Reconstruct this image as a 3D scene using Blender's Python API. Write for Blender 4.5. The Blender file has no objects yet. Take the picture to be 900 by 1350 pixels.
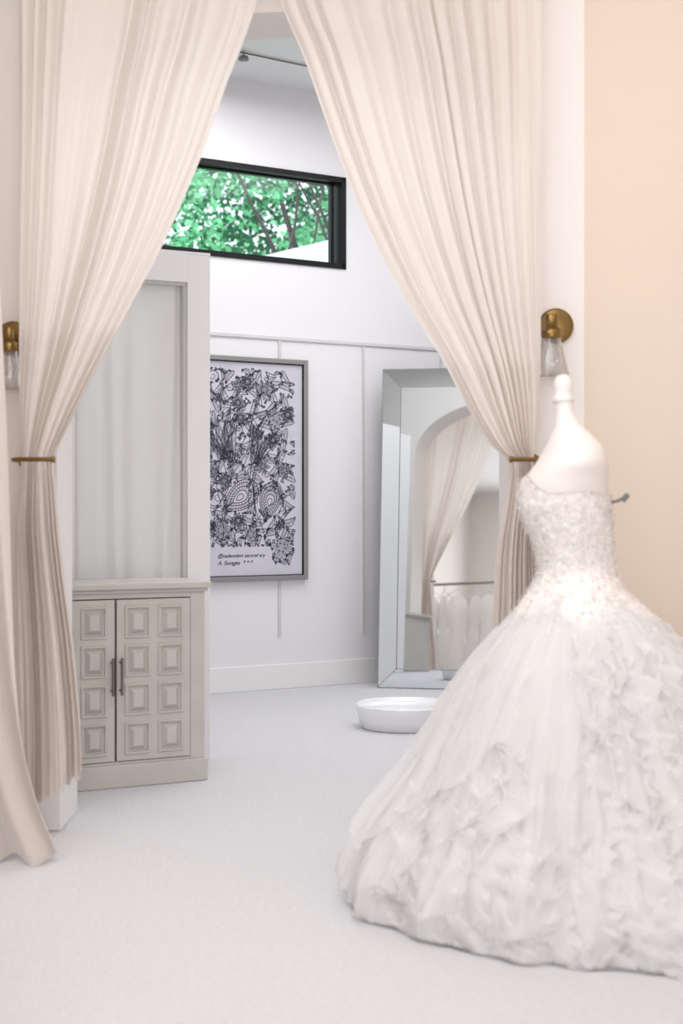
import bpy, bmesh, math, random
from mathutils import Vector, Matrix, noise
random.seed(7)
S=bpy.context.scene
COL=S.collection
pi=math.pi
# ------------------------------------------------------------------ helpers
def lin(c):
    return tuple(((v/255)/12.92 if v/255<=0.04045 else ((v/255+0.055)/1.055)**2.4) for v in c)+(1,)
def mat(name,rgb,rough=0.6,metal=0.0,bump=None,var=None,sheen=0,spec=0.5,coat=0):
    m=bpy.data.materials.new(name); m.use_nodes=True
    nt=m.node_tree; b=nt.nodes['Principled BSDF']
    b.inputs['Base Color'].default_value=lin(rgb)
    b.inputs['Roughness'].default_value=rough
    b.inputs['Metallic'].default_value=metal
    b.inputs['Specular IOR Level'].default_value=spec
    b.inputs['Sheen Weight'].default_value=sheen
    b.inputs['Coat Weight'].default_value=coat
    tc=nt.nodes.new('ShaderNodeTexCoord')
    if bump:
        sc,st,di=bump
        n=nt.nodes.new('ShaderNodeTexNoise'); n.inputs['Scale'].default_value=sc; n.inputs['Detail'].default_value=6
        nt.links.new(tc.outputs['Object'],n.inputs['Vector'])
        bp=nt.nodes.new('ShaderNodeBump'); bp.inputs['Strength'].default_value=st; bp.inputs['Distance'].default_value=di
        nt.links.new(n.outputs['Fac'],bp.inputs['Height']); nt.links.new(bp.outputs['Normal'],b.inputs['Normal'])
    if var:
        sc,rgb2=var
        n=nt.nodes.new('ShaderNodeTexNoise'); n.inputs['Scale'].default_value=sc; n.inputs['Detail'].default_value=5
        nt.links.new(tc.outputs['Object'],n.inputs['Vector'])
        r=nt.nodes.new('ShaderNodeValToRGB'); r.color_ramp.elements[0].position=0.35; r.color_ramp.elements[1].position=0.65
        r.color_ramp.elements[0].color=lin(rgb2); r.color_ramp.elements[1].color=lin(rgb)
        nt.links.new(n.outputs['Fac'],r.inputs['Fac']); nt.links.new(r.outputs['Color'],b.inputs['Base Color'])
    return m
def cloth(name,rgb,transl=0.3,transp=0.0,weave=900,sheen=0.3,bump=0.15,var=None):
    m=mat(name,rgb,rough=0.85,sheen=sheen,spec=0.15,bump=(weave,bump,0.002) if bump else None,var=var)
    nt=m.node_tree; b=nt.nodes['Principled BSDF']; out=nt.nodes['Material Output']
    tr=nt.nodes.new('ShaderNodeBsdfTranslucent'); tr.inputs['Color'].default_value=lin(rgb)
    mx=nt.nodes.new('ShaderNodeMixShader'); mx.inputs[0].default_value=transl
    nt.links.new(b.outputs[0],mx.inputs[1]); nt.links.new(tr.outputs[0],mx.inputs[2])
    last=mx
    if transp>0:
        tp=nt.nodes.new('ShaderNodeBsdfTransparent'); m2=nt.nodes.new('ShaderNodeMixShader'); m2.inputs[0].default_value=transp
        nt.links.new(mx.outputs[0],m2.inputs[1]); nt.links.new(tp.outputs[0],m2.inputs[2]); last=m2
    nt.links.new(last.outputs[0],out.inputs['Surface'])
    return m
def mesh_obj(name,verts,faces,m=None,smooth=False,parent=None):
    me=bpy.data.meshes.new(name); me.from_pydata([tuple(v) for v in verts],[],faces); me.update()
    if smooth:
        for p in me.polygons: p.use_smooth=True
    o=bpy.data.objects.new(name,me); COL.objects.link(o)
    if m: me.materials.append(m)
    if parent: o.parent=parent
    return o
def empty(name,loc=(0,0,0),rot=0):
    e=bpy.data.objects.new(name,None); COL.objects.link(e); e.location=loc; e.rotation_euler=(0,0,rot); e.empty_display_size=0.1
    return e
def box(name,x0,x1,y0,y1,z0,z1,m,parent=None,bev=0.0):
    v=[(x,y,z) for x in(x0,x1) for y in(y0,y1) for z in(z0,z1)]
    f=[(0,1,3,2),(4,6,7,5),(0,4,5,1),(2,3,7,6),(0,2,6,4),(1,5,7,3)]
    o=mesh_obj(name,v,f,m,parent=parent)
    if bev>0:
        b=o.modifiers.new('bev','BEVEL'); b.width=bev; b.segments=2
    return o
def lathe(name,prof,m,loc=(0,0,0),n=48,parent=None,axis='Z'):
    V=[];F=[]
    for (r,z) in prof:
        for i in range(n):
            a=2*pi*i/n
            if axis=='Z': V.append((loc[0]+r*math.cos(a),loc[1]+r*math.sin(a),loc[2]+z))
            elif axis=='Y': V.append((loc[0]+r*math.cos(a),loc[1]+z,loc[2]+r*math.sin(a)))
            else: V.append((loc[0]+z,loc[1]+r*math.cos(a),loc[2]+r*math.sin(a)))
    for j in range(len(prof)-1):
        for i in range(n):
            k=(i+1)%n; F.append((j*n+i,j*n+k,(j+1)*n+k,(j+1)*n+i))
    return mesh_obj(name,V,F,m,True,parent)
def tube(name,pts,r,m,parent=None,res=3,bevel_res=4,radii=None):
    c=bpy.data.curves.new(name,'CURVE'); c.dimensions='3D'; c.bevel_depth=r; c.bevel_resolution=bevel_res; c.use_fill_caps=True
    s=c.splines.new('POLY'); s.points.add(len(pts)-1)
    for i,p in enumerate(pts):
        s.points[i].co=(*p,1)
        if radii: s.points[i].radius=radii[i]
    o=bpy.data.objects.new(name,c); COL.objects.link(o); c.materials.append(m)
    if parent: o.parent=parent
    return o
def interp(tab,x):
    if x<=tab[0][0]: return tab[0][1]
    if x>=tab[-1][0]: return tab[-1][1]
    for i in range(len(tab)-1):
        if tab[i][0]<=x<=tab[i+1][0]:
            x0,y0=tab[i];x1,y1=tab[i+1];h=x1-x0;t=(x-x0)/h
            def sl(k):
                if k<=0 or k>=len(tab)-1:
                    k2=max(0,min(k,len(tab)-2)); return (tab[k2+1][1]-tab[k2][1])/(tab[k2+1][0]-tab[k2][0])
                return (tab[k+1][1]-tab[k-1][1])/(tab[k+1][0]-tab[k-1][0])
            m0=sl(i)*h;m1=sl(i+1)*h
            return (2*t**3-3*t*t+1)*y0+(t**3-2*t*t+t)*m0+(-2*t**3+3*t*t)*y1+(t**3-t*t)*m1
def nz(x,y,z=0): return noise.noise(Vector((x,y,z)))
def sstep(a,b,x):
    t=max(0,min(1,(x-a)/(b-a))); return t*t*(3-2*t)

# ------------------------------------------------------------------ materials
M_wall=mat('wall_paint_white',(236,235,237),0.7,bump=(60,0.05,0.002))
M_wallf=mat('wall_paint_offwhite',(235,230,227),0.7,bump=(60,0.05,0.002))
M_peach=mat('wall_warm_lit_tint',(223,206,191),0.65,bump=(40,0.06,0.002))  # warm lamplight on the right-hand wall, put into its base colour
M_cream=mat('wall_paint_cream',(232,226,220),0.65,bump=(40,0.06,0.002))
M_ceil=mat('ceiling_paint',(236,236,237),0.8,bump=(80,0.05,0.002))
M_carpet=mat('carpet_white',(242,241,243),0.95,bump=(150,1.0,0.014),var=(60,(234,233,237)),sheen=0.2,spec=0.1)
M_trim=mat('trim_white',(240,239,239),0.45,bump=(30,0.02,0.001))
M_batten=mat('batten_grey',(214,212,213),0.5,bump=(30,0.02,0.001))
M_drape=cloth('drape_ivory',(237,229,223),0.42)
M_sheer=cloth('sheer_white',(253,253,252),0.3)
M_brass=mat('brushed_brass',(132,106,64),0.3,1.0,bump=(200,0.05,0.001))
M_black=mat('window_black',(10,11,14),0.45,bump=(90,0.03,0.001),spec=0.3)
M_cab=mat('cabinet_greige',(202,198,192),0.5,bump=(70,0.08,0.001),var=(6,(195,191,185)))
M_cabd=mat('cabinet_gap',(96,92,88),0.7,bump=(70,0.05,0.001))
M_nickel=mat('nickel',(130,126,122),0.3,1.0,bump=(150,0.03,0.001))
M_silver=mat('silver_frame',(158,156,156),0.38,0.8,bump=(120,0.15,0.001))
M_paper=mat('paper_lilac',(208,206,216),0.8,bump=(200,0.05,0.001),var=(3,(202,200,210)))
M_ink=mat('ink',(64,64,80),0.8,bump=(100,0.02,0.001))
M_mirror=mat('mirror',(232,236,238),0.015,1.0)
M_dark=mat('mirror_edge',(120,122,124),0.3,0.6,bump=(50,0.02,0.001))
M_form=mat('mannequin_white',(238,231,227),0.55,bump=(300,0.04,0.001))
M_dress=cloth('dress_satin',(252,250,248),0.25,sheen=0.2,bump=0.05)
M_tulle=cloth('tulle',(255,254,254),0.5,transp=0.48,sheen=0.0,bump=0)
M_ruffle=cloth('tulle_ruffle',(255,254,254),0.55,transp=0.42,sheen=0.0,bump=0)
M_lace=mat('lace',(245,240,237),0.55,bump=(130,0.6,0.004),var=(60,(228,221,217)),spec=0.5)
M_bead=mat('crystal_bead',(252,250,248),0.08,0.6,bump=(20,0.01,0.001))
M_ped=mat('pedestal_white',(244,244,246),0.25,bump=(20,0.01,0.001),coat=0.4)
def glass(name,fac,rough=0.02):
    m=bpy.data.materials.new(name); m.use_nodes=True; nt=m.node_tree; nt.nodes.remove(nt.nodes['Principled BSDF'])
    tp=nt.nodes.new('ShaderNodeBsdfTransparent'); g=nt.nodes.new('ShaderNodeBsdfGlossy'); g.inputs['Roughness'].default_value=rough
    fr=nt.nodes.new('ShaderNodeLayerWeight'); fr.inputs['Blend'].default_value=fac
    mx=nt.nodes.new('ShaderNodeMixShader'); nt.links.new(fr.outputs['Facing'],mx.inputs[0])
    nt.links.new(tp.outputs[0],mx.inputs[1]); nt.links.new(g.outputs[0],mx.inputs[2]); nt.links.new(mx.outputs[0],nt.nodes['Material Output'].inputs['Surface'])
    return m
M_glass=glass('clear_glass',0.35); M_pane=glass('pane_glass',0.06)

# ------------------------------------------------------------------ room shell
H=4.0
TH=math.radians(31)
P0=Vector((-0.848,9.19,0)); U=Vector((math.cos(TH),math.sin(TH),0)); NB=Vector((-math.sin(TH),math.cos(TH),0))
def slab(name,poly,z0,z1,m):
    n=len(poly); V=[(x,y,z0) for x,y in poly]+[(x,y,z1) for x,y in poly]
    F=[tuple(range(n))[::-1],tuple(range(n,2*n))]+[(i,(i+1)%n,n+(i+1)%n,n+i) for i in range(n)]
    return mesh_obj(name,V,F,m)
corner=P0+U*2.0
poly=[(-3.45,-3.1),(3.75,-3.1),(3.75,5.5),(corner.x+0.08,corner.y+0.12),(-3.45,7.70)]
slab('floor',poly,-0.12,0,M_carpet)
slab('ceiling',poly,H,H+0.15,M_ceil)
def wall_with_hole(name,s0,s1,h0,h1,zb,zt,th,m,loc,ang):
    xs=[s0,h0,h1,s1]; zs=[0,zb,zt,H]; V=[];F=[]
    for y in(0,th):
        for z in zs:
            for x in xs: V.append((x,y,z))
    def I(l,j,i): return l*16+j*4+i
    for j in range(3):
        for i in range(3):
            if i==1 and j==1: continue
            F.append((I(0,j,i),I(0,j,i+1),I(0,j+1,i+1),I(0,j+1,i)))
            F.append((I(1,j,i),I(1,j+1,i),I(1,j+1,i+1),I(1,j,i+1)))
    for a,b in(((1,1),(1,2)),((1,2),(2,2)),((2,2),(2,1)),((2,1),(1,1))):
        F.append((I(0,a[0],a[1]),I(0,b[0],b[1]),I(1,b[0],b[1]),I(1,a[0],a[1])))
    for a,b in(((0,0),(0,3)),((0,3),(3,3)),((3,3),(3,0)),((3,0),(0,0))):
        F.append((I(0,a[0],a[1]),I(1,a[0],a[1]),I(1,b[0],b[1]),I(0,b[0],b[1])))
    o=mesh_obj(name,V,F,m); o.location=loc; o.rotation_euler=(0,0,ang); return o
WX0,WX1,WZ0,WZ1=-0.95,1.02,2.83,3.455
wall_with_hole('wall_back',-3.0,2.0,WX0,WX1,WZ0,WZ1,0.12,M_wall,P0,TH)
o=box('wall_back_right',0,5.45,0,0.1,0,H,M_wall); o.location=corner; o.rotation_euler=(0,0,TH-pi/2)
box('wall_back_left',-3.5,-3.4,5.5,7.70,0,H,M_wall)
o=box('baseboard_back',-3.0,2.0,-0.018,0.0,0,0.165,M_trim,bev=0.004); o.location=P0; o.rotation_euler=(0,0,TH)
o=box('baseboard_back_right',0,5.3,-0.018,0,0,0.165,M_trim,bev=0.004); o.location=corner; o.rotation_euler=(0,0,TH-pi/2)
e=empty('trim_1',P0,TH)
box('rail_top',-3.0,2.0,-0.014,0,2.318,2.338,M_batten,e)
for i,s in enumerate((-0.80,-0.145,0.507,1.16,1.81)):
    box('batten_%d'%i,s-0.009,s+0.009,-0.012,0,0.345,2.318,M_batten,e)
w=empty('window_1',P0,TH)
t=0.036
for (a,b,c,d,nm) in ((WX0,WX1,WZ0,WZ0+t,'sill'),(WX0,WX1,WZ1-t,WZ1,'head'),(WX0,WX0+t,WZ0,WZ1,'jamb_l'),(WX1-t,WX1,WZ0,WZ1,'jamb_r')):
    box(nm,a,b,-0.012,0.11,c,d,M_black,w)
t2=0.012
for (a,b,c,d,nm) in ((WX0+t,WX1-t-0.03,WZ0+t,WZ0+t+t2,'sash_b'),(WX0+t,WX1-t-0.03,WZ1-t-t2,WZ1-t,'sash_t'),(WX1-t-0.05,WX1-t-0.025,WZ0+t,WZ1-t,'sash_r')):
    box(nm,a,b,0.05,0.085,c,d,M_black,w)
box('glass',WX0+t,WX1-t,0.066,0.07,WZ0+t,WZ1-t,M_pane,w)

# opening wall with an arch
YF,YB=5.3,5.6
ax0,ax1,zs,za=-1.06,0.62,2.55,3.05
def arch_wall():
    V=[];F=[]
    def quad(a,b,c,d):
        n=len(V); V.extend([a,b,c,d]); F.append((n,n+1,n+2,n+3))
    def bx(x0,x1,z0,z1):
        quad((x0,YF,z0),(x1,YF,z0),(x1,YF,z1),(x0,YF,z1)); quad((x1,YB,z0),(x0,YB,z0),(x0,YB,z1),(x1,YB,z1))
    bx(-3.45,ax0,0,H); bx(ax1,0.904,0,H)
    quad((ax0,YF,0),(ax0,YF,zs),(ax0,YB,zs),(ax0,YB,0)); quad((ax1,YF,0),(ax1,YB,0),(ax1,YB,zs),(ax1,YF,zs))
    quad((0.904,YF,0),(0.904,YB,0),(0.904,YB,H),(0.904,YF,H))
    N=48; cx=(ax0+ax1)/2; hw=(ax1-ax0)/2
    pts=[(cx-hw*math.cos(pi*i/N),zs+(za-zs)*math.sin(pi*i/N)) for i in range(N+1)]
    for i in range(N):
        (xa,z1),(xb,z2)=pts[i],pts[i+1]
        quad((xa,YF,z1),(xb,YF,z2),(xb,YF,H),(xa,YF,H)); quad((xb,YB,z2),(xa,YB,z1),(xa,YB,H),(xb,YB,H))
        quad((xa,YF,z1),(xa,YB,z1),(xb,YB,z2),(xb,YF,z2))
    return mesh_obj('wall_opening',V,F,M_wallf)
arch_wall()
box('wall_opening_right',0.904,3.75,5.45,5.6,0,H,M_wall)
o=box('wall_right_warm_tint',0,3.0,0,0.1,0,H,M_peach); o.location=(0.904,5.3,0); o.rotation_euler=(0,0,math.radians(-12))  # peach tone is painted lamplight, not a different wall paint
box('wall_left',-3.55,-3.45,-3.1,5.3,0,H,M_cream)
box('wall_right',3.75,3.85,-3.1,5.5,0,H,M_cream)
box('wall_front',-3.45,3.75,-3.2,-3.1,0,H,M_cream)
box('baseboard_opening_left',-3.45,-1.042,5.282,5.618,0,0.165,M_trim,bev=0.006)
box('baseboard_opening_right',0.602,0.90,5.282,5.618,0,0.165,M_trim,bev=0.006)
o=box('baseboard_right',0,3.0,-0.018,0,0,0.165,M_trim,bev=0.004); o.location=(0.904,5.3,0); o.rotation_euler=(0,0,math.radians(-12))
box('baseboard_left',-3.45,-3.432,-3.1,5.28,0,0.165,M_trim)

e=empty('ceiling_track_light')
tube('track',[(-0.62,8.70,H-0.010),(-0.20,8.99,H-0.010)],0.005,M_nickel,e)
tube('stem',[(-0.60,8.72,H),(-0.60,8.72,H-0.03)],0.005,M_nickel,e)
lathe('head',[(0.0,0.0),(0.026,0),(0.032,-0.015),(0.032,-0.022),(0.0,-0.022)],M_nickel,(-0.60,8.72,H-0.03),24,e)

# ------------------------------------------------------------------ drapes
def drape(name,inner,outer,ybase,ztop,hem_in,hem_out,nf,m,seed,ztie=None,amp0=0.03,nu=300,nv=170,bund=0.06,bulge_low=0.035):
    inner=sorted(inner);outer=sorted(outer);V=[];F=[]
    for j in range(nv+1):
        v=j/nv
        for i in range(nu+1):
            a=i/nu
            zb=hem_out+(hem_in-hem_out)*(a**1.3)+0.012*math.sin(a*nf*2*pi+seed)
            z=ztop+(zb-ztop)*v
            xi=interp(inner,z);xo=interp(outer,z)
            aa=a+0.03*math.sin(a*11+seed)*math.sin(pi*a)+0.07*nz(a*3,z*0.4,seed)*math.sin(pi*a)
            w=abs(xi-xo)
            x=xo+(xi-xo)*aa
            ph=2*pi*(nf*aa+1.2*nz(a*3,z*0.35,seed*3.1)+0.6*nz(a*8,z*0.2,seed*1.7))
            am=amp0*(0.5+0.5*min(1,w/0.6))*(0.4+1.4*(0.5+nz(a*5,z*0.35,seed+5)))
            if ztie is not None:
                d=abs(z-ztie); am*=0.5+0.5*min(1,d/0.30)
                if z<ztie: am+=0.005*min(1,d/0.2)
                bl=bund*math.exp(-(d/0.3)**2)+(bulge_low*min(1,d/0.25) if z<ztie else 0)
            else: bl=0
            s1=math.sin(ph)
            y=ybase-am*(s1+0.22*math.sin(2*ph+1.0))-bl*math.sqrt(max(0,1-(2*a-1)**2))
            y-=0.014*nz(a*16,z*0.6,seed+9)+0.004*nz(a*45,z*1.1,seed+2)
            x+=0.3*am*math.cos(ph)*min(1,w/0.4)*math.sin(pi*min(1,max(0,a)))
            if w<0.35: y-=0.006*math.sin(ph*1.0+0.5)
            V.append((x,y,z))
    for j in range(nv):
        for i in range(nu):
            k=j*(nu+1)+i; F.append((k,k+1,k+nu+2,k+nu+1))
    return mesh_obj(name,V,F,m,True)
Lin=[(3.35,-.225),(3.04,-.302),(2.876,-.357),(2.738,-.412),(2.464,-.508),(2.148,-.646),(1.887,-.783),(1.653,-.907),(1.461,-1.003),(1.373,-1.038),(1.28,-1.032),(.98,-1.003),(.705,-.967),(.403,-.94),(.20,-.935),(0,-.935)]
Lout=[(3.35,-1.168),(2.5,-1.165),(1.6,-1.16),(1.373,-1.155),(1.25,-1.165),(1.12,-1.176),(.5,-1.175),(0,-1.18)]
Rin=[(3.35,-.275),(3.04,-.22),(2.835,-.137),(2.519,-.027),(2.244,.082),(1.97,.22),(1.75,.357),(1.543,.467),(1.42,.549),(1.373,.60),(1.28,.60),(1.06,.563),(.84,.549),(.4,.53),(0,.52)]
Rout=[(3.35,.72),(2.5,.72),(1.6,.718),(1.373,.695),(1.2,.705),(.6,.74),(0,.77)]
drape('curtain',Lin,Lout,5.14,3.35,0.24,0.085,10,M_drape,1.3,1.373,amp0=0.0135,bulge_low=0.04)
drape('curtain.001',Rin,Rout,5.14,3.35,0.05,0.05,11,M_drape,4.9,1.373,amp0=0.0135)
Fin=[(4.0,-1.22),(3.0,-1.20),(2.1,-1.155),(1.4,-1.125),(.9,-1.105),(.6,-1.09),(.36,-1.06),(.16,-1.01),(.05,-.965),(0,-.95)]
Fout=[(4.0,-2.1),(0,-2.2)]
drape('curtain.002',Fin,Fout,4.80,3.955,0.012,0.012,9,M_drape,8.2,None,amp0=0.03,nu=220,nv=120)
e=empty('curtain_rod')
tube('rod',[(-1.32,5.14,3.36),(0.84,5.14,3.36)],0.014,M_brass,e)
for x in(-1.3,0.82): tube('bracket',[(x,5.3,3.36),(x,5.14,3.36)],0.01,M_brass,e)
for x in(-1.33,0.85): lathe('finial',[(0,-0.02),(0.02,-0.015),(0.024,0),(0.02,0.015),(0,0.02)],M_brass,(x,5.14,3.36),20,e,'X')
e=empty('curtain_track'); box('rail',-2.3,-1.15,4.79,4.81,3.97,4.0,M_trim,e)

def holdback(name,xw,xe,ztie):
    e=empty(name)
    sg=1 if xe>xw else -1
    pts=[(xw,5.3,ztie),(xw,5.08,ztie),(xw+sg*0.004,5.06,ztie),(xw+sg*0.015,5.045,ztie),(xw+sg*0.03,5.04,ztie),(xe,5.035,ztie)]
    tube('arm',pts,0.008,M_brass,e)
    lathe('rose',[(0,-0.012),(0.028,-0.012),(0.03,0.0)],M_brass,(xw,5.3,ztie),24,e,'Y')
    lathe('tip',[(0,-0.008),(0.011,-0.006),(0.012,0.006),(0,0.008)],M_brass,(xe,5.035,ztie),16,e,'X')
holdback('curtain_holdback',-1.172,-1.02,1.373)
holdback('curtain_holdback.001',0.712,0.60,1.373)

def sconce(name,x,z,dx):
    e=empty(name)
    lathe('backplate',[(0,-0.022),(0.055,-0.022),(0.064,-0.018),(0.066,-0.008),(0.066,0.0)],M_brass,(x,5.3,z),48,e,'Y')
    tube('arm',[(x,5.29,z+0.002),(x+dx*0.6,5.24,z+0.002),(x+dx,5.20,z)],0.009,M_brass,e)
    lathe('socket',[(0,0.03),(0.022,0.03),(0.024,0.026),(0.024,-0.02),(0.035,-0.022),(0.036,-0.055),(0.033,-0.06),(0,-0.06)],M_brass,(x+dx,5.20,z),32,e)
    lathe('glass_shade',[(0.034,-0.055),(0.038,-0.08),(0.050,-0.13),(0.068,-0.20),(0.0685,-0.204),(0.066,-0.204),(0.048,-0.13),(0.036,-0.08),(0.032,-0.055)],M_glass,(x+dx,5.20,z),40,e)
    lathe('bulb',[(0.012,-0.06),(0.013,-0.08),(0.022,-0.10),(0.026,-0.12),(0.02,-0.14),(0,-0.148)],M_glass,(x+dx,5.20,z),24,e)
sconce('wall_sconce',0.797,1.878,-0.03)
sconce('wall_sconce.001',-1.222,1.83,0.005)

# ------------------------------------------------------------------ fitting room partition + cabinet
TC=math.radians(27)
pp=empty('fitting_room_partition',(-0.629,6.82,0),TC)
ph=2.41
box('stile_right',-0.115,0,0,0.10,0,ph,M_trim,pp,0.003)
box('stile_left',-0.80,-0.665,0,0.10,0,ph,M_trim,pp,0.003)
box('rail_head',-0.665,-0.115,0,0.10,ph-0.135,ph,M_trim,pp)
box('bead_right',-0.130,-0.115,0.02,0.09,0,ph-0.135,M_batten,pp)
box('bead_left',-0.665,-0.65,0.02,0.09,0,ph-0.135,M_batten,pp)
box('bead_top',-0.65,-0.130,0.02,0.09,ph-0.15,ph-0.135,M_batten,pp)
box('panel_left',-1.9,-0.80,0.0,0.10,0,ph,M_trim,pp)
box('side_wall',-0.10,0.0,0.10,1.5,0,ph,M_trim,pp)
box('cap',-1.9,0.0,0.0,0.12,ph,ph+0.012,M_trim,pp)
V=[];F=[];nu,nv=160,40
for j in range(nv+1):
    z=0.02+(ph-0.12)*j/nv
    for i in range(nu+1):
        a=i/nu; p=2*pi*(4.5*a+0.8*nz(a*4,z*0.4,3))
        V.append((-0.66+0.54*a,0.060+0.011*math.sin(p)+0.006*nz(a*12,z*0.6,1),z))
for j in range(nv):
    for i in range(nu):
        k=j*(nu+1)+i; F.append((k,k+1,k+nu+2,k+nu+1))
o=mesh_obj('fitting_room_curtain',V,F,M_sheer,True); o.location=pp.location; o.rotation_euler=(0,0,TC)

cb=empty('cabinet',(-0.604,6.28,0),TC)
W=0.82; D=0.42
box('plinth',-W-0.012,0.012,-0.012,D,0,0.10,M_cab,cb,0.006)
box('carcass',-W,0,0.012,D,0.10,0.835,M_cab,cb,0.002)
box('stile_r',-0.066,0,0,0.012,0.10,0.835,M_cab,cb,0.002)
box('stile_l',-W,-W+0.066,0,0.012,0.10,0.835,M_cab,cb,0.002)
box('rail_t',-W+0.066,-0.066,0,0.012,0.812,0.835,M_cab,cb,0.001)
box('rail_b',-W+0.066,-0.066,0,0.012,0.10,0.112,M_cab,cb,0.001)
box('gap',-W+0.066,-0.066,0.010,0.0125,0.112,0.812,M_cabd,cb)
box('cornice',-W-0.012,0.012,-0.014,D,0.835,0.85,M_cab,cb,0.004)
box('top',-W-0.025,0.025,-0.028,D,0.85,0.878,M_cab,cb,0.005)
def pyramid(name,x0,x1,z0,z1,par):
    V=[];F=[]
    lv=[(0,-0.006),(0.004,-0.014),(0.011,-0.014),(0.014,-0.002),(0.021,-0.002),(0.038,-0.022),(0.040,-0.0225)]
    for d,y in lv:
        V+= [(x0+d,y,z0+d),(x1-d,y,z0+d),(x1-d,y,z1-d),(x0+d,y,z1-d)]
    for k in range(len(lv)-1):
        for i in range(4):
            j=(i+1)%4; F.append((k*4+i,k*4+j,k*4+4+j,k*4+4+i))
    n=(len(lv)-1)*4; F.append((n,n+1,n+2,n+3))
    return mesh_obj(name,V,F,M_cab,False,par)
for d in range(2):
    x1=-0.070-d*0.3445; x0=x1-0.334
    pw=0.118; gx=(0.334-2*pw)/3; ph_=0.142; gz=(0.691-4*ph_)/5
    box('door_%d'%d,x0,x1,0.0,0.008,0.116,0.807,M_cab,cb,0.001)
    for k in range(3):
        xa=x0+k*(pw+gx); box('door_stile_%d_%d'%(d,k),xa,xa+gx,-0.006,0.0,0.116,0.807,M_cab,cb)
    for k in range(5):
        za_=0.116+k*(ph_+gz)
        for c in range(2): box('door_rail_%d_%d_%d'%(d,k,c),x0+gx+c*(pw+gx),x0+gx+c*(pw+gx)+pw,-0.006,0.0,za_,za_+gz,M_cab,cb)
    for c in range(2):
        for r in range(4):
            xx=x0+gx+c*(pw+gx); zz=0.116+gz+r*(ph_+gz)
            pyramid('panel_%d_%d_%d'%(d,c,r),xx,xx+pw,zz,zz+ph_,cb)
for x in(-0.390,-0.430):
    tube('handle',[(x,-0.035,0.40),(x,-0.035,0.56)],0.006,M_nickel,cb)
    for z in(0.42,0.54): tube('post',[(x,-0.035,z),(x,-0.004,z)],0.005,M_nickel,cb)

# ------------------------------------------------------------------ framed artwork
fa=empty('framed_botanical_print',P0,TH)
A0,A1,B0,B1=-0.30,0.704,0.722,2.19
fw=0.032
for nm,a,b,c,d in(('fr_l',A0,A0+fw,B0,B1),('fr_r',A1-fw,A1,B0,B1),('fr_b',A0+fw,A1-fw,B0,B0+fw),('fr_t',A0+fw,A1-fw,B1-fw,B1)):
    box(nm,a,b,-0.045,-0.002,c,d,M_silver,fa,0.004)
for nm,a,b,c,d in(('li_l',A0+fw,A0+fw+.006,B0+fw,B1-fw),('li_r',A1-fw-.006,A1-fw,B0+fw,B1-fw),('li_b',A0+fw,A1-fw,B0+fw,B0+fw+.006),('li_t',A0+fw,A1-fw,B1-fw-.006,B1-fw)):
    box(nm,a,b,-0.034,-0.02,c,d,M_black,fa)
box('paper',A0+fw,A1-fw,-0.025,-0.005,B0+fw,B1-fw,M_paper,fa)
IV=[];IF=[]
def stroke(pts,w):
    n=len(pts)
    if n<2: return
    base=len(IV)
    for i,(x,z) in enumerate(pts):
        a=pts[max(0,i-1)];b=pts[min(n-1,i+1)]
        dx,dz=b[0]-a[0],b[1]-a[1];l=math.hypot(dx,dz) or 1
        ww=(w if not callable(w) else w(i/(n-1)))/2
        IV.append((x-dz/l*ww,-0.0265,z+dx/l*ww));IV.append((x+dz/l*ww,-0.0265,z-dx/l*ww))
    for i in range(n-1):
        k=base+2*i; IF.append((k,k+1,k+3,k+2))
def rot(p,c,a,s=1): return (c[0]+s*(p[0]*math.cos(a)-p[1]*math.sin(a)),c[1]+s*(p[0]*math.sin(a)+p[1]*math.cos(a)))
def leaf(c,a,L,wd,hatch=True,sw=0.0040,bend=None):
    top=[];bot=[]; B=random.choice((-.2,.2)) if bend is None else bend
    for i in range(13):
        t=i/12; h=wd*math.sin(pi*t**0.8)*(1-0.2*t); bd=B*L*math.sin(pi*t)
        top.append(rot((L*t,h+bd),c,a));bot.append(rot((L*t,-h+bd),c,a))
    stroke(top,sw);stroke(bot,sw)
    stroke([rot((L*t/8,B*L*math.sin(pi*t/8)),c,a) for t in range(9)],sw*0.8)
    if hatch:
        step=0.012/L if L>0.05 else 0.2
        t=0.15
        while t<0.88:
            h=wd*math.sin(pi*t**0.8)*0.85; bd=B*L*math.sin(pi*t)
            stroke([rot((L*t,bd),c,a),rot((L*(t+0.08),bd+h),c,a)],sw*0.6)
            if random.random()<0.6: stroke([rot((L*t,bd),c,a),rot((L*(t+0.08),bd-h),c,a)],sw*0.6)
            t+=step
def flower(c,R):
    n=random.choice((6,7,8,9));a0=random.random()*6
    for k in range(n):
        a=a0+2*pi*k/n; leaf(rot((R*0.28,0),c,a),a,R*0.75,R*0.24,False,sw=0.0038,bend=0)
        if R>0.04:
            for q in(-0.25,0,0.25): stroke([rot((R*0.4,0),c,a+q*0.5),rot((R*0.72,0),c,a+q*0.7)],0.0025)
    for r in(0.28,0.16): stroke([rot((R*r*math.cos(t/12*2*pi),R*r*math.sin(t/12*2*pi)),c,0) for t in range(13)],0.0035)
    stroke([rot((-R*0.05,0),c,0),rot((R*0.05,0),c,0)],R*0.08)
def spiral(c,R,a0,turns=1.6,w=0.005):
    sg=random.choice((-1,1))
    stroke([rot((R*(1-t/30*0.92)*math.cos(sg*t/30*turns*2*pi),R*(1-t/30*0.92)*math.sin(sg*t/30*turns*2*pi)),c,a0) for t in range(31)],lambda t:w*(1.2-t*0.6))
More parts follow.
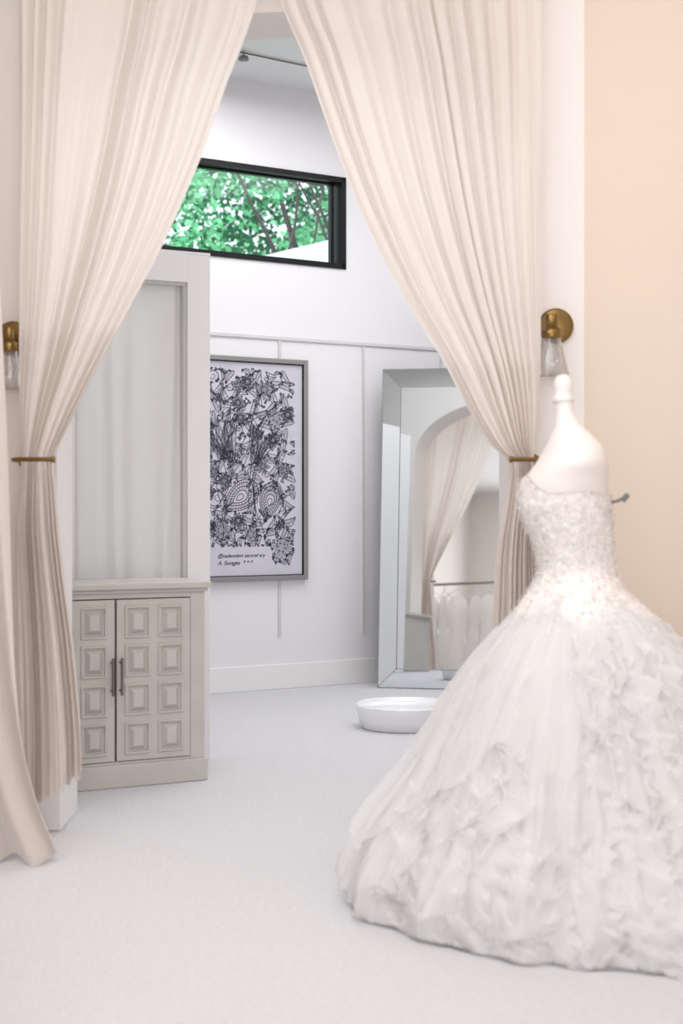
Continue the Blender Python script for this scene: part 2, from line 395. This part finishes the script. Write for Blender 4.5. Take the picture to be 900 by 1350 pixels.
def paisley(c,R,a):
    for s in(1,0.82,0.6,0.4,0.2):
        pts=[]
        for i in range(33):
            t=i/32*2*pi; r=R*s
            pts.append(rot((r*math.cos(t),r*math.sin(t)*0.75*math.sin(t/2)**0.8),c,a))
        stroke(pts,0.0045)
    for s0,s1,nn in((.84,.98,44),(.62,.80,34),(.42,.58,22)):
        for i in range(nn):
            t=i/nn*2*pi; f=abs(math.sin(t/2))**0.8
            stroke([rot((R*s0*math.cos(t),R*s0*.75*math.sin(t)*f),c,a),rot((R*s1*math.cos(t+.08),R*s1*.75*math.sin(t+.08)*f),c,a)],0.003)
def feather(c,a,L,n,spread):
    for q in range(n):
        aa=a+(q-(n-1)/2)*spread
        leaf(rot((L*0.1,0),c,aa),aa,L*(0.85+0.15*math.sin(q*2.1)),L*0.085,True,0.004,bend=0.08)
random.seed(5)
X0,X1,Z0,Z1=-0.215,0.605,0.83,2.11
placed=[]
big=[((0.20,1.27),0.15,'p'),((0.42,1.24),0.13,'p'),((0.51,0.94),0.09,'f'),((0.10,1.66),0.22,'w'),((0.36,1.60),0.15,'v'),((0.47,1.80),0.08,'f'),((0.07,1.06),0.08,'f'),((-0.08,1.25),0.10,'p'),((0.53,1.45),0.055,'f'),((0.38,1.98),0.065,'f'),((-0.1,1.9),0.08,'f'),((-0.12,1.55),0.08,'p'),((0.28,1.03),0.07,'f')]
for c,R,k in big:
    if k in'wv': placed.append((c,R*0.5))
    else: placed.append((c,R*0.85))
    if k=='p': paisley(c,R,random.uniform(0,6))
    elif k=='w': feather((c[0]+0.05,c[1]-R*0.9),pi*0.58,R*1.7,6,0.14)
    elif k=='v': feather((c[0]-0.05,c[1]-R*0.9),pi*0.36,R*1.8,5,0.16)
    else: flower(c,R)
for k in range(10):
    x=X0+0.05+0.08*k; z=0.95; a=pi/2+random.uniform(-.4,.4); pts=[]
    for i in range(60):
        pts.append((x,z)); a+=0.25*nz(i*0.12,k*3.3,2); x+=0.02*math.cos(a);z+=0.02*math.sin(a)
        if not(X0<x<X1 and Z0<z<Z1): break
    stroke(pts,0.0045)
sizes=[0.046]*2500+[0.037]*5000+[0.029]*7000+[0.021]*9000+[0.014]*11000+[0.010]*9000
for R in sizes:
    c=(random.uniform(X0+R*.7,X1-R*.7),random.uniform(Z0+R*.7,Z1-R*.7))
    if c[0]<0.43+R and c[1]<0.945+R: continue
    edge=min(c[0]-X0,X1-c[0],Z1-c[1])
    if edge<0.05 and nz(c[0]*9,c[1]*9,1)<-0.12: continue
    if any((c[0]-p[0])**2+(c[1]-p[1])**2<(R+r)**2*0.57 for p,r in placed): continue
    placed.append((c,R)); u=random.random()
    if u<0.68:
        a=random.uniform(0,6.28); leaf(rot((-R*1.15,0),c,a),a,R*2.3,R*0.6,R>0.013,0.0038)
    elif u<0.82 and R>0.022: flower(c,R*1.15)
    elif u<0.90: spiral(c,R,random.uniform(0,6),w=0.0045)
    else:
        for q in range(3):
            a=random.uniform(0,6.28); leaf(rot((0,0),c,a),a,R*1.1,R*0.3,False,0.0035)
mesh_obj('ink_drawing',IV,IF,M_ink,False,fa)
def text(nm,s,x,z,size):
    c=bpy.data.curves.new(nm,'FONT'); c.body=s; c.size=size; c.shear=0.35; c.offset=0.0004
    o=bpy.data.objects.new(nm,c); COL.objects.link(o); c.materials.append(M_ink); o.parent=fa
    o.location=(x,-0.0265,z); o.rotation_euler=(pi/2,0,0)
text('caption_1','@cademdem second ery',0.04,0.880,0.034)
text('caption_2','A. Savages  * * *',0.04,0.832,0.038)

# ------------------------------------------------------------------ leaning mirror
PH=math.radians(-12)
LEAN=math.radians(5.5)
mo=empty('leaning_floor_mirror',(0.24,9.49,0.006),0)
mo.rotation_euler=(-LEAN,0,PH)
MW,MH=1.02,2.15
box('backing',0,MW,0.012,0.03,0.0,MH,M_dark,mo)
fwid=0.125
def mq(nm,pts): return mesh_obj(nm,pts,[(0,1,2,3)],M_mirror,False,mo)
yi=0.0;yo=0.007
mq('inner',[(fwid,yi+0.004,fwid),(MW-fwid,yi+0.004,fwid),(MW-fwid,yi+0.004,MH-fwid),(fwid,yi+0.004,MH-fwid)])
mq('strip_l',[(0,yo,0),(fwid,yi,fwid),(fwid,yi,MH-fwid),(0,yo,MH)])
mq('strip_r',[(MW-fwid,yi,fwid),(MW,yo,0),(MW,yo,MH),(MW-fwid,yi,MH-fwid)])
mq('strip_b',[(0,yo,0),(MW,yo,0),(MW-fwid,yi,fwid),(fwid,yi,fwid)])
mq('strip_t',[(fwid,yi,MH-fwid),(MW-fwid,yi,MH-fwid),(MW,yo,MH),(0,yo,MH)])
q=fwid
tube('bead_inner',[(q,0,q),(MW-q,0,q),(MW-q,0,MH-q),(q,0,MH-q),(q,0,q)],0.003,M_silver,mo)
tube('bead_outer',[(0,.008,0),(MW,.008,0),(MW,.008,MH),(0,.008,MH),(0,.008,0)],0.004,M_silver,mo)
for a,b in(((0,0),(q,q)),((MW,0),(MW-q,q)),((0,MH),(q,MH-q)),((MW,MH),(MW-q,MH-q))):
    tube('mitre',[(a[0],0.006,a[1]),(b[0],0,b[1])],0.0018,M_dark,mo)

# ------------------------------------------------------------------ round pedestal
lathe('round_bridal_pedestal',[(0.0,0.0),(0.228,0.0),(0.238,0.008),(0.262,0.10),(0.268,0.125),(0.264,0.131),(0.255,0.131),(0.250,0.127),(0.248,0.118),(0.0,0.115)],M_ped,(0.345,7.80,0),72)

# ------------------------------------------------------------------ wedding dress on form
CX,CY=0.71,4.4
sec=[(0.90,.730,.125,.115),(0.9535,.730,.130,.112),(1.012,.728,.116,.100),(1.083,.717,.118,.105),(1.1765,.697,.1345,.125),(1.247,.6925,.1345,.132),(1.294,.697,.129,.140),(1.341,.712,.112,.150),(1.388,.718,.090,.125),(1.423,.711,.067,.088),(1.458,.699,.043,.050),(1.493,.690,.031,.034),(1.529,.688,.028,.030)]
tX=[(s[0],s[1]) for s in sec];tR=[(s[0],s[2]) for s in sec];tY=[(s[0],s[3]) for s in sec]
def torso(z,a,off=0):
    cx=interp(tX,z);rx=interp(tR,z)+off;ry=interp(tY,z)+off
    b=0
    for ac in(pi+0.30,pi-0.55):
        da=(a-ac+pi)%(2*pi)-pi
        b+=0.022*math.exp(-(da/0.38)**2-((z-1.225)/0.06)**2)
    return (cx+(rx*0.97+b*0.5)*math.cos(a),CY+(ry+b)*math.sin(a),z)
frm=empty('dress_form_mannequin')
V=[];F=[];n=64;zs_=[0.9+0.629*j/70 for j in range(71)]
for z in zs_:
    for i in range(n): V.append(torso(z,2*pi*i/n))
for j in range(70):
    for i in range(n):
        k=(i+1)%n; F.append((j*n+i,j*n+k,(j+1)*n+k,(j+1)*n+i))
mesh_obj('torso',V,F,M_form,True,frm)
lathe('neck_cap',[(0.0,-0.012),(0.025,-0.012),(0.033,-0.006),(0.033,0.006),(0.027,0.014),(0.027,0.028),(0.030,0.045),(0.027,0.062),(0.018,0.075),(0.0,0.08)],M_form,(0.686,CY,1.535),40,frm)
tube('pole',[(0.72,CY,0.03),(0.72,CY,0.95)],0.016,M_nickel,frm)
lathe('foot',[(0,0),(0.16,0),(0.16,0.012),(0.02,0.03),(0,0.03)],M_nickel,(0.72,CY,0),40,frm)
tube('arm_bolt',[(0.810,CY-0.03,1.215),(0.845,CY-0.05,1.222),(0.870,CY-0.06,1.238)],0.0045,M_dark,frm)
tube('arm_bolt_knob',[(0.858,CY-0.055,1.222),(0.874,CY-0.06,1.243)],0.008,M_dark,frm)

dr=empty('wedding_dress')
def neckz(a):
    d1=(a-(pi+0.30)+pi)%(2*pi)-pi; d2=(a-(pi-0.55)+pi)%(2*pi)-pi
    return 1.240+0.060*math.exp(-(d1/0.50)**2)+0.05*math.exp(-(d2/0.42)**2)+0.012*math.exp(-(((a-(1.55*pi)+pi)%(2*pi)-pi)/0.5)**2)
prof=[(0.0,.645),(.03,.645),(.10,.64),(.144,.628),(.26,.565),(.40,.475),(.543,.395),(.707,.305),(.80,.242),(.86,.200),(.92,.16),(.96,.137),(1.0,.124)]
def skirtR(z,a):
    r=interp(prof,z)
    ca,sa=math.cos(a),math.sin(a)
    low=max(0,min(1,(0.5-z)/0.5))
    da=(a-(-0.6)+pi)%(2*pi)-pi
    r*=1+0.34*low*math.exp(-(da/0.75)**2)
    r*=1+0.10*min(1,(1-z)*1.2)*nz(ca*2.3+5,sa*2.3,z*1.2)+0.07*low*nz(ca*6,sa*6+3,z*2)
    up=sstep(0.15,0.6,z)*max(0,min(1,(0.96-z)/0.1))
    r*=1+0.25*up*math.exp(-(((a+0.25+pi)%(2*pi)-pi)/0.9)**2)
    s=max(0,sa); r*=1-0.20*s*low
    return r
def skirtP(z,a,off=0):
    r=skirtR(z,a)+off; t=max(0,min(1,(z-0.6)/0.4)); cx=CX+0.02*t
    return Vector((cx+r*math.cos(a),CY+r*math.sin(a),max(0.006,z)))
def bodiceP(z,a,off):
    tq=sstep(0.90,1.03,z)
    s_=skirtP(z,a,off+0.002); b_=Vector(torso(z,a,off))
    return s_*(1-tq)+b_*tq
V=[];F=[];nj=90;n=200
for j in range(nj+1):
    for i in range(n):
        a=2*pi*i/n; zlo=0.865+0.03*math.sin(a*5)+0.03*nz(a*6,0,4)
        z=zlo+(neckz(a)-zlo)*j/nj
        o_=0.008*min(1,j/14)+0.004*nz(math.cos(a)*14,math.sin(a)*14,z*45)+(0.004 if j==nj else 0)
        V.append(bodiceP(z,a,o_))
for j in range(nj):
    for i in range(n):
        k=(i+1)%n; F.append((j*n+i,j*n+k,(j+1)*n+k,(j+1)*n+i))
mesh_obj('bodice',V,F,M_lace,True,dr)
V=[];F=[];nj=130;n=300
for j in range(nj+1):
    z=0.93*(1-j/nj)
    low=1-z
    for i in range(n):
        a=2*pi*i/n; ca,sa=math.cos(a),math.sin(a)
        f=0.018*low*math.sin(15*a+3*nz(ca*2,sa*2,z*2))+0.05*low*nz(ca*3,sa*3,z*3)+0.02*low*noise.fractal(Vector((ca*7,sa*7,z*3)),1.0,2.0,4)
        V.append(skirtP(z,a,f*min(1,low*2)-0.035*low))
for j in range(nj):
    for i in range(n):
        k=(i+1)%n; F.append((j*n+i,j*n+k,(j+1)*n+k,(j+1)*n+i))
mesh_obj('underskirt',V,F,M_dress,True,dr)
for L_ in range(4):
    V=[];F=[];nj=120;n=420
    ztop=0.93
    for j in range(nj+1):
        for i in range(n):
            a=2*pi*i/n; ca,sa=math.cos(a),math.sin(a)
            zb=[0.015,0.08,0.22,0.42][L_]+[0.0,0.08,0.18,0.30][L_]*nz(ca*3,sa*3,L_)
            z=ztop+(zb-ztop)*j/nj; low=(1-z)
            g=min(1,max(0,(0.93-z)/0.12))
            f=0.003+g*(0.018*low*(L_+0.5)+0.09*low*nz(ca*6,sa*6,z*1.2+L_*7)+0.055*low*nz(ca*14,sa*14,z*3+L_*3)+0.022*low*nz(ca*38,sa*38,z*9+L_))
            V.append(skirtP(z,a+0.07*low*nz(ca*7,sa*7,z*4+L_),f))
    for j in range(nj):
        for i in range(n):
            k=(i+1)%n; F.append((j*n+i,j*n+k,(j+1)*n+k,(j+1)*n+i))
    mesh_obj('tulle_layer_%d'%L_,V,F,M_tulle,True,dr)
random.seed(21)
V=[];F=[]
def ribbon(z1,a1,L,Wd,vertical,drift,lift=0.4,rough=1.0,sg=None):
    nt_,nw=36,6; base=len(V); sd=random.uniform(0,50); fr=random.uniform(4,8)*L/0.4
    if sg is None: sg=random.choice((-1,1))
    for i in range(nt_+1):
        t=i/nt_
        if vertical:
            z=z1-L*t*0.85
            a=a1+drift*t+0.08*math.sin(t*5+sd)
        else:
            z=z1-0.05*t+0.03*math.sin(t*6+sd); a=a1+(t-0.5)*L/max(0.15,skirtR(max(z,0),a1))
        z=max(0.02,z)
        taper=math.sin(pi*min(1,max(0,t*0.96+0.02)))**0.6
        for k in range(nw+1):
            w=k/nw
            fl=w**1.5
            rf=(math.sin(2*pi*fr*t+sd)*0.35+nz(t*fr*1.3,sd,w*1.5)*1.2)*rough
            if vertical:
                r=max(0.2,skirtR(z,a)); aa=a+sg*Wd*w*taper*0.85/r+0.03*rf*fl/r
                off=0.014+Wd*lift*math.sin(w*2.2)*taper+0.024*rf*fl
                zz=z-Wd*0.5*w*taper+0.015*rf*fl
            else:
                aa=a+0.02*rf*fl
                off=0.01+Wd*0.30*math.sin(w*1.9)*taper+0.022*rf*fl
                zz=z-Wd*w*taper
            p=skirtP(max(0.0,zz),aa,off); p.z=max(0.005+0.01*abs(rf)*w,zz)
            V.append(p)
    for i in range(nt_):
        for k in range(nw):
            q=base+i*(nw+1)+k; F.append((q,q+1,q+nw+2,q+nw+1))
# broad cascade, front and right
for i in range(120):
    z1=random.uniform(0.25,0.86)
    ribbon(z1,random.uniform(-1.85,0.3),random.uniform(.3,.65),random.uniform(.05,.10)*(1.25-0.7*z1),True,random.uniform(-.15,.3),0.45,1.2)
# loose ruffles below knee height
for i in range(150):
    z1=random.uniform(0.12,0.55)
    ribbon(z1,random.uniform(-pi,pi),random.uniform(.2,.45),random.uniform(.04,.08),True,random.uniform(-.3,.3),0.45,1.2)
# flat soft veils
for i in range(100):
    z1=random.uniform(0.3,0.88)
    ribbon(z1,random.uniform(-pi,pi),random.uniform(.3,.6),random.uniform(.05,.09)*(1.2-0.7*z1),True,random.uniform(-.12,.2),0.3,0.8)
for i in range(330):
    z1=random.uniform(0.12,0.84)
    a=random.uniform(-1.8,0.6) if random.random()<0.45 else random.uniform(-pi,pi)
    ribbon(z1,a,random.uniform(.12,.35),random.uniform(.022,.045)*(1.2-0.5*z1),True,random.uniform(-.2,.25),0.5,1.1)
for i in range(50):
    ribbon(random.uniform(0.08,0.45),random.uniform(-pi,pi),random.uniform(.15,.3),random.uniform(.04,.07),False,0)
for i in range(180):
    ribbon(random.uniform(0.03,0.11),random.uniform(-pi,0.5),random.uniform(.12,.3),random.uniform(.03,.07),False,0)
# train pooling on the carpet, joined to the hem
for i in range(170):
    a=random.uniform(-1.25,0.1); edge_=skirtR(0.02,a)
    r0=edge_+random.uniform(-0.06,0.12)
    cx_=CX+r0*math.cos(a); cy_=CY+r0*math.sin(a)
    L=random.uniform(.12,.28); th=a+pi/2+random.gauss(0,.4); sd=random.uniform(0,50); base=len(V); nt_,nw=26,4
    for q in range(nt_+1):
        t=q/nt_
        for k in range(nw+1):
            w=k/nw; rf=math.sin(t*22+sd)*0.5+nz(t*6,sd,w)
            x=cx_+math.cos(th)*(t-.5)*L-math.cos(th+pi/2)*w*.06; y=cy_+math.sin(th)*(t-.5)*L-math.sin(th+pi/2)*w*.06
            V.append(Vector((x+0.014*rf*w,y+0.014*rf*w,0.008+0.045*math.sin(pi*w*0.9)*(0.6+0.6*abs(rf))*math.sin(pi*min(1,t+.02)))))
    for q in range(nt_):
        for k in range(nw):
            b=base+q*(nw+1)+k; F.append((b,b+1,b+nw+2,b+nw+1))
mesh_obj('tulle_ruffles',V,F,M_ruffle,True,dr)
V=[];F=[];V2=[];F2=[]
for i in range(1300):
    a=random.uniform(0,2*pi); z=random.uniform(0.84,1.29)
    if z>neckz(a): continue
    if z<0.94 and random.random()<0.5: continue
    p=bodiceP(z,a,0.014)
    r=random.uniform(0.0015,0.0036); b=len(V)
    for d in((1,0,0),(-1,0,0),(0,1,0),(0,-1,0),(0,0,1),(0,0,-1)): V.append(p+Vector(d)*r)
    for f in((0,2,4),(2,1,4),(1,3,4),(3,0,4),(2,0,5),(1,2,5),(3,1,5),(0,3,5)): F.append(tuple(b+q for q in f))
for i in range(700):
    a=random.uniform(0,2*pi); z=0.80+0.485*random.random()**0.7
    if z>neckz(a)+0.004: continue
    p=bodiceP(z,a,0.010)
    nrm=Vector((math.cos(a),math.sin(a),0)); tg=Vector((-math.sin(a),math.cos(a),0)); up=Vector((0,0,1))
    an=random.uniform(0,2*pi); d1=tg*math.cos(an)+up*math.sin(an); d2=tg*-math.sin(an)+up*math.cos(an)
    L=random.uniform(.010,.020);w_=L*0.35;b=len(V2)
    V2+=[p-d1*L*.5,p+d2*w_+nrm*.002,p+d1*L*.5+nrm*.004,p-d2*w_+nrm*.002]; F2.append((b,b+1,b+2,b+3))
mesh_obj('beads',V,F,M_bead,False,dr)
mesh_obj('lace_petals',V2,F2,M_lace,False,dr)

# ------------------------------------------------------------------ clothing rack in the front room (seen in the mirror)
rk=empty('clothing_rack',(-1.66,3.0,0),math.radians(8))
for x in(-0.75,0.75):
    tube('post',[(x,0,0.12),(x,0,1.64)],0.014,M_nickel,rk); tube('base',[(x,-0.25,0.10),(x,0.25,0.10)],0.014,M_nickel,rk)
    for y in(-0.24,0.24): lathe('caster',[(0,-0.015),(0.04,-0.015),(0.045,0),(0.04,0.015),(0,0.015)],M_black,(x,y,0.045),20,rk,'X')
tube('bar',[(-0.8,0,1.64),(0.8,0,1.64)],0.014,M_nickel,rk)
tube('bar_low',[(-0.75,0,0.12),(0.75,0,0.12)],0.012,M_nickel,rk)
for g in range(7):
    x=-0.6+g*0.20+random.uniform(-.03,.03); tw=random.choice((-1,1))*random.uniform(0.7,1.2); ct,st_=math.cos(tw),math.sin(tw)
    def R_(px,py): return (x+px*ct-py*st_,px*st_+py*ct)
    hp=[(0,0,1.65),(0,0,1.57),(0,-0.17,1.49),(0,0.17,1.49),(0,0,1.57)]
    tube('hanger',[(*R_(a,b),c) for a,b,c in hp],0.006,M_dress,rk)
    Vg=[];Fg=[];n=40
    pr=[(1.50,.05,.015),(1.44,.10,.03),(1.34,.12,.05),(1.24,.12,.05),(1.10,.085,.045),(0.98,.11,.06),(.6,.20,.08),(.28,.29,.085)]
    for z,ry,rx in pr:
        for i in range(n):
            a=2*pi*i/n; f=1+0.12*(1.5-z)*math.sin(9*a+g)
            Vg.append((*R_(rx*f*math.cos(a),ry*f*math.sin(a)),z))
    for j in range(len(pr)-1):
        for i in range(n):
            k=(i+1)%n; Fg.append((j*n+i,j*n+k,(j+1)*n+k,(j+1)*n+i))
    mesh_obj('hanging_gown',Vg,Fg,M_dress,True,rk)

# ------------------------------------------------------------------ outdoors
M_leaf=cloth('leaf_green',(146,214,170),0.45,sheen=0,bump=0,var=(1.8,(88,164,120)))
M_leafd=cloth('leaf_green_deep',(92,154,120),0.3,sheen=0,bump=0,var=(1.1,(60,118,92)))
M_bark=mat('bark',(78,70,72),0.9,bump=(20,0.6,0.02))
M_roof=mat('roof_pale',(186,192,190),0.8,bump=(30,0.2,0.01),var=(4,(170,178,174)))
M_grass=mat('grass',(110,160,100),0.9,bump=(40,0.5,0.02),var=(3,(90,140,80)))
box('ground_outside',-25,25,10.6,45,-0.25,-0.15,M_grass)
tr=empty('leafy_tree')
random.seed(3)
def branch(p,d,L,r,depth):
    pts=[p.copy()];rad=[1.0];q=p.copy();dd=d.copy()
    for i in range(6):
        dd=(dd+Vector((random.uniform(-.18,.18),random.uniform(-.18,.18),random.uniform(-.05,.15)))).normalized(); q=q+dd*L/6; pts.append(q.copy()); rad.append(1-0.1*(i+1))
    tube('limb',pts,r,M_bark,tr,radii=rad,bevel_res=2)
    if depth>0:
        for k in range(3):
            ii=random.randint(2,6)
            nd=(dd+Vector((random.uniform(-.9,.9),random.uniform(-.6,.6),random.uniform(-.1,.5)))).normalized(); branch(pts[ii],nd,L*0.65,r*0.55,depth-1)
branch(Vector((-1.25,13.6,-0.15)),Vector((0.03,0,1)),4.6,0.11,3)
branch(Vector((0.3,14.5,-0.15)),Vector((-0.1,0,1)),4.8,0.10,3)
branch(Vector((-3.2,16,-0.15)),Vector((0.1,0,1)),4.8,0.12,2)
def leaves(nm,N,y0,y1,thr,s0,s1,m,sd):
    V=[];F=[];cnt=0
    while cnt<N:
        p=Vector((random.uniform(-5,3),random.uniform(y0,y1),random.uniform(2.8,7.0)))
        if nz(p.x*1.6+sd,p.y*1.1,p.z*1.6)<thr: continue
        cnt+=1
        s=random.uniform(s0,s1); d1=Vector((random.uniform(-1,1),random.uniform(-1,1),random.uniform(-1,.4))).normalized(); d2=d1.cross(Vector((random.uniform(-1,1),random.uniform(-1,1),random.uniform(-1,1)))).normalized()
        b=len(V); V+=[p-d1*s,p+d2*s*.6,p+d1*s,p-d2*s*.6]; F.append((b,b+1,b+2,b+3))
    mesh_obj(nm,V,F,m,False,tr)
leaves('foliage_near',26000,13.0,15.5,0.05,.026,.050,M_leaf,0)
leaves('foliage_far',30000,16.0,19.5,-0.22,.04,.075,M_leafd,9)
hs=empty('neighbour_house')
mesh_obj('roof',[(-1.0,11.9,3.23),(0.5,11.9,3.59),(0.5,13,3.59),(-1.0,13,3.23),(-1.0,11.9,3.1),(0.5,11.9,3.1),(0.5,13,3.1),(-1.0,13,3.1)],[(0,1,2,3),(0,4,5,1),(4,7,6,5),(0,3,7,4),(1,5,6,2),(3,2,6,7)],M_roof,False,hs)
box('house_wall',-0.9,0.45,12.0,12.9,-0.15,3.1,M_roof,hs)

# ------------------------------------------------------------------ light
wd=bpy.data.worlds.new('World'); S.world=wd; wd.use_nodes=True
nt=wd.node_tree; bg=nt.nodes['Background']; bg.inputs['Color'].default_value=(0.82,0.93,1.0,1); bg.inputs['Strength'].default_value=1.7
def area(name,loc,size,power,color,rot=(0,0,0),sy=None):
    l=bpy.data.lights.new(name,'AREA'); l.energy=power; l.color=color; l.size=size
    if sy: l.shape='RECTANGLE'; l.size_y=sy
    o=bpy.data.objects.new(name,l); COL.objects.link(o); o.location=loc; o.rotation_euler=rot
    return o
area('ceiling_fill_back',(0.3,7.6,3.9),3.0,69,(0.99,0.985,0.995),sy=2.6)  # added fill standing in for the back room's daylight, no fixture
area('ceiling_fill_front',(-0.6,2.6,3.9),3.6,84,(1.0,0.987,0.985),sy=3.0)  # added overhead fill for the front room, not a real fixture
area('front_fill',(0.2,-2.9,2.0),5.5,126,(1.0,0.985,0.99),rot=(math.radians(90),0,0),sy=3.2)  # added fill behind the camera, no shop window is built there
area('wall_washer_warm',(2.3,3.6,3.7),0.5,6,(1.0,0.78,0.6),rot=(math.radians(35),0,math.radians(20)))
sl=bpy.data.lights.new('sun','SUN'); sl.energy=4.6; sl.angle=0.01; so=bpy.data.objects.new('sun',sl); COL.objects.link(so); so.rotation_euler=(math.radians(40),math.radians(-20),0)

# ------------------------------------------------------------------ camera
cam=bpy.data.cameras.new('camera'); co=bpy.data.objects.new('camera',cam); COL.objects.link(co)
co.location=(0,0,1.2); co.rotation_euler=(pi/2,0,0)
cam.sensor_fit='VERTICAL'; cam.sensor_height=36; cam.lens=50; cam.shift_y=-5/1350
cam.dof.use_dof=True; cam.dof.focus_distance=7.6; cam.dof.aperture_fstop=2.2
S.camera=co
S.view_settings.view_transform='Standard'
S.view_settings.exposure=0.21
